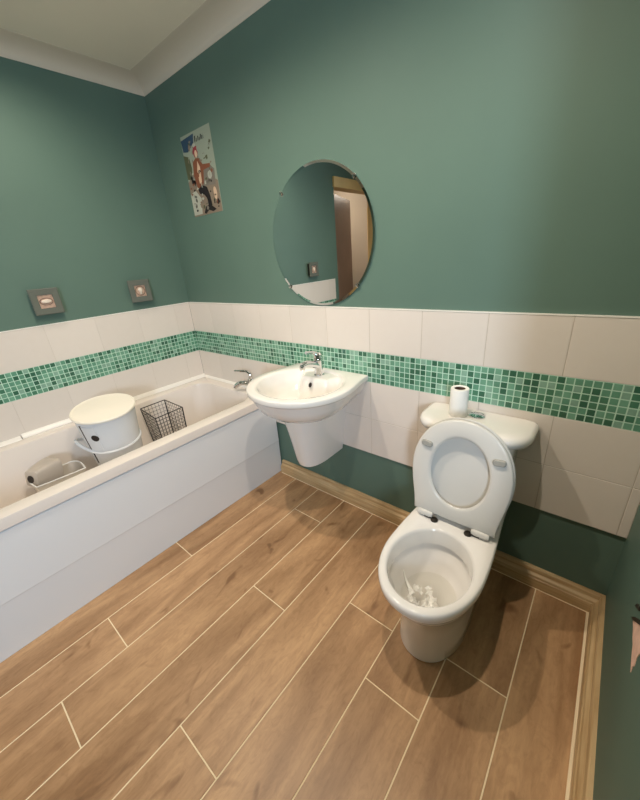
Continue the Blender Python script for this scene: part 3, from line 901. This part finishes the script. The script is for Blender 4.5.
# ------------------------------------------------------------------ poster (a generic standing figure)
po = thing('poster', 'small unframed picture poster of a red-haired figure taped to the green wall', 'poster', (.427, .0095, 1.668))
PX0, PX1, PZ0, PZ1 = .276, .562, 1.660, 2.062
pc = {k: mat('print_'+k, srgb(*v), .45) for k, v in dict(sky=(146, 156, 140), blue=(50, 74, 96), tan=(132, 118, 102), red=(150, 62, 70), skin=(206, 178, 150), jacket=(128, 78, 56), dark=(36, 30, 32), pale=(172, 174, 160), olive=(86, 90, 66), grey=(120, 114, 104)).items()}
bm = bmesh.new(); box(bm, PX0, PX1, .0085, .0097, PZ0, PZ1)
bmesh.ops.translate(bm, verts=bm.verts, vec=(0, 0, 0))
obj('paper_sheet', bm, pc['sky'], po, flat=True)
order = ['blue', 'tan', 'pale', 'olive', 'grey', 'jacket', 'skin', 'red', 'dark', 'sky']
def pp(bm, poly, col, lay):
    prism(bm, [(PX0+.283*u, PZ0+.392*v) for u, v in poly], (0, .0085-lay*.00012, 0), (1, 0, 0), (0, 0, 1), (0, -1, 0), .0001, order.index(col))
def blob(cx, cy, rx, ry, n=14, j=.12, seed=1):
    r = random.Random(seed); return [(cx+rx*(1+r.uniform(-j, j))*math.cos(2*PI*i/n), cy+ry*(1+r.uniform(-j, j))*math.sin(2*PI*i/n)) for i in range(n)]
bm = bmesh.new()
pp(bm, [(0, .98), (.46, 1), (.42, .90), (.30, .86), (.18, .82), (.02, .84)], 'blue', 1)
pp(bm, [(0, .0), (1, 0), (1, .38), (.8, .45), (.62, .42), (.5, .5), (.3, .45), (.1, .5), (0, .46)], 'tan', 1)
pp(bm, [(.0, .5), (.16, .48), (.22, .62), (.18, .76), (.0, .8)], 'olive', 1)
pp(bm, [(0, .02), (.3, .02), (.36, .22), (.2, .34), (0, .3)], 'pale', 2)
pp(bm, [(.5, .36), (.92, .34), (.95, .52), (.8, .60), (.6, .56)], 'grey', 2)
pp(bm, blob(.78, .47, .07, .05, seed=3), 'pale', 3)
pp(bm, blob(.86, .24, .06, .08, seed=8), 'skin', 3)
pp(bm, [(.30, .36), (.24, .52), (.28, .68), (.40, .72), (.52, .70), (.60, .62), (.84, .60), (.84, .56), (.60, .55), (.54, .40), (.44, .34)], 'jacket', 4)
pp(bm, [(.40, .40), (.38, .55), (.44, .68), (.50, .60), (.48, .42)], 'skin', 5)
pp(bm, [(.30, .34), (.46, .38), (.62, .34), (.68, .22), (.70, .10), (.58, .08), (.56, .2), (.48, .26), (.34, .28)], 'dark', 5)
pp(bm, [(.38, .02), (.46, .10), (.62, .12), (.82, .04), (.70, .02), (.56, .05), (.44, .01)], 'dark', 6)
pp(bm, [(.84, .12), (.92, .17), (.98, .12), (.90, .09)], 'dark', 6)
pp(bm, blob(.43, .79, .085, .072, seed=5), 'red', 6)
pp(bm, blob(.44, .765, .045, .042, seed=6), 'skin', 7)
pp(bm, blob(.42, .87, .05, .022, seed=9), 'pale', 7)
x = .47
for h, w_, s_ in ((.065, .03, .02), (.035, .05, -.01), (.05, .02, .015), (.03, .045, 0), (.055, .018, .02), (.035, .04, 0), (.05, .018, -.01)):
    pp(bm, [(x, .90), (x+w_*.5, .89), (x+w_+s_, .90+h), (x+w_*.4, .905+h*.9)], 'dark', 7); x += w_+.016
rr = random.Random(11)
for q in range(110):
    u, v = rr.uniform(.05, .95), rr.uniform(.04, .95)
    if v > .86 and u > .42: continue
    pp(bm, blob(u, v, rr.uniform(.012, .045), rr.uniform(.008, .035), 7, .4, q), rr.choice(['tan', 'grey', 'pale', 'dark', 'olive', 'grey', 'dark', 'jacket'] if v < .6 else ['grey', 'sky', 'tan', 'olive']), 2+q % 2+(6 if q % 5 == 0 else 0))
obj('printed_picture', bm, [pc[k] for k in order], po, flat=True)

# ------------------------------------------------------------------ square framed ornaments on the left wall
FS = .066
def ornament(y, z, label, motif):
    t = thing('square_frame', label, 'picture frame', (-.0095, y, z-FS), 'small square frames in a row on the left wall')
    bm = bmesh.new(); box(bm, -.0095, .020, y-FS*.8, y+FS*.8, z-FS*.8, z+FS*.8)
    obj('frame_back', bm, M['framebk'], t, flat=True)
    bm = bmesh.new()
    o4 = lambda s, x: [(x, y-s, z-s), (x, y+s, z-s), (x, y+s, z+s), (x, y-s, z+s)]
    rows = loft(bm, [o4(FS, .0202), o4(FS, .027), o4(FS-.004, .031), o4(.034, .029), o4(.034, .0202)], True)
    obj('smoked_border', bm, M['framed'], t, flat=True)
    bm = bmesh.new(); box(bm, .0202, .023, y-.0335, y+.0335, z-.0335, z+.0335)
    obj('copper_mount', bm, M['copper'], t, flat=True)
    bm = bmesh.new()
    if motif == 0:
        lp = lambda s, x: [(x, y+.022*s*math.cos(a), z+.009*s*math.sin(a)+.001) for a in [2*PI*i/20 for i in range(20)]]
    else:
        lp = lambda s, x: [(x, y+.010*s*math.cos(a)*(1+.4*math.sin(3*a)), z+.020*s*math.sin(a)) for a in [2*PI*i/20 for i in range(20)]]
    loft(bm, [lp(1, .0231), lp(1, .029), lp(.7, .032)], True, True, True)
    obj('pale_motif', bm, M['motif'], t)
    bm = bmesh.new()
    lp2 = lambda s, x: [(x, y+.031*s*math.cos(a), z+(.019*s if motif == 0 else .029*s)*math.sin(a)) for a in [2*PI*i/20 for i in range(20)]]
    rows = loft(bm, [lp2(1, .0231), lp2(1, .0245), lp2(.88, .0245), lp2(.88, .0231)], True)
    obj('dark_ring', bm, M['dring'], t)
    return t
ornament(-.828, 1.268, 'square smoked-glass frame with a wide pale oval, directly above the round bin', 0)
ornament(-.327, 1.265, 'square smoked-glass frame with a small upright motif, nearest the room corner', 1)
ornament(-1.385, 1.270, 'square smoked-glass frame seen only as a reflection in the round mirror', 1)

# ------------------------------------------------------------------ ceiling downlights
def downlight(x, y, label):
    t = thing('ceiling_downlight', label, 'ceiling light', (x, y, CH), 'recessed ceiling downlights')
    bm = bmesh.new()
    lathe(bm, [(.030, -.001), (.030, -.005), (.040, -.007), (.043, -.004), (.043, -.0005)], (x, y, CH), 32, None, False, False)
    obj('chrome_ring', bm, M['chrome'], t)
    bm = bmesh.new(); lathe(bm, [(0, -.0012), (.029, -.0012), (.029, -.003), (0, -.003)], (x, y, CH), 32, None, False, False)
    obj('lamp_face', bm, M['lamp'], t)
LIGHTS = [(.45, -.80, 'recessed ceiling light above the bathtub'), (1.20, -.80, 'recessed ceiling light above the floor by the washbasin'), (1.95, -.80, 'recessed ceiling light above the toilet'),
          (.80, -2.05, 'recessed ceiling light near the doorway'), (1.80, -2.05, 'recessed ceiling light nearest the window')]
POW = [22, 54, 52, 8, 4]
for (x, y, lb), pw in zip(LIGHTS, POW):
    downlight(x, y, lb)
    ld = bpy.data.lights.new('downlight_lamp', 'SPOT'); ld.energy = pw; ld.color = (1, .87, .72)
    ld.spot_size = math.radians(164); ld.spot_blend = .8; ld.shadow_soft_size = .022
    lo = bpy.data.objects.new('downlight_lamp', ld); COL.objects.link(lo); lo.location = (x, y, CH-.012)
# hall lamp
ld = bpy.data.lights.new('hall_lamp', 'POINT'); ld.energy = 34; ld.color = (1, .86, .72); ld.shadow_soft_size = .06
lo = bpy.data.objects.new('hall_lamp', ld); COL.objects.link(lo); lo.location = (-.55, -3.3, 2.2)
# daylight outside the window
ld = bpy.data.lights.new('window_daylight', 'AREA'); ld.shape = 'RECTANGLE'; ld.size = .30; ld.size_y = .7; ld.energy = 62; ld.color = (.77, .885, 1)
lo = bpy.data.objects.new('window_daylight', ld); COL.objects.link(lo); lo.location = (3.4, -2.9, 1.5)
lo.rotation_euler = (Vector((1.0, -.7, .7))-Vector(lo.location)).to_track_quat('-Z', 'Y').to_euler()

# ------------------------------------------------------------------ world, camera, view
w = bpy.data.worlds.new('world'); S.world = w; w.use_nodes = True
w.node_tree.nodes['Background'].inputs[0].default_value = (.6, .72, 1, 1)
w.node_tree.nodes['Background'].inputs[1].default_value = .35

cam = bpy.data.cameras.new('camera'); co = bpy.data.objects.new('camera', cam); COL.objects.link(co); S.camera = co
r_ = Vector((0.77099, 0.63246, -0.07463)); u_ = Vector((-0.19291, 0.34361, 0.91909)); f_ = Vector((-0.60693, 0.69421, -0.38693))
m3 = Matrix((r_, u_, -f_)).transposed()
co.matrix_world = Matrix.Translation((2.3553, -1.34495, 1.37753)) @ m3.to_4x4()
cam.sensor_fit = 'HORIZONTAL'; cam.sensor_width = 36; cam.lens = 339.67*36/640; cam.clip_start = .02

S.view_settings.view_transform = 'Standard'; S.view_settings.look = 'None'; S.view_settings.gamma = 1
S.view_settings.use_curve_mapping = False
S.view_settings.exposure = 0.0
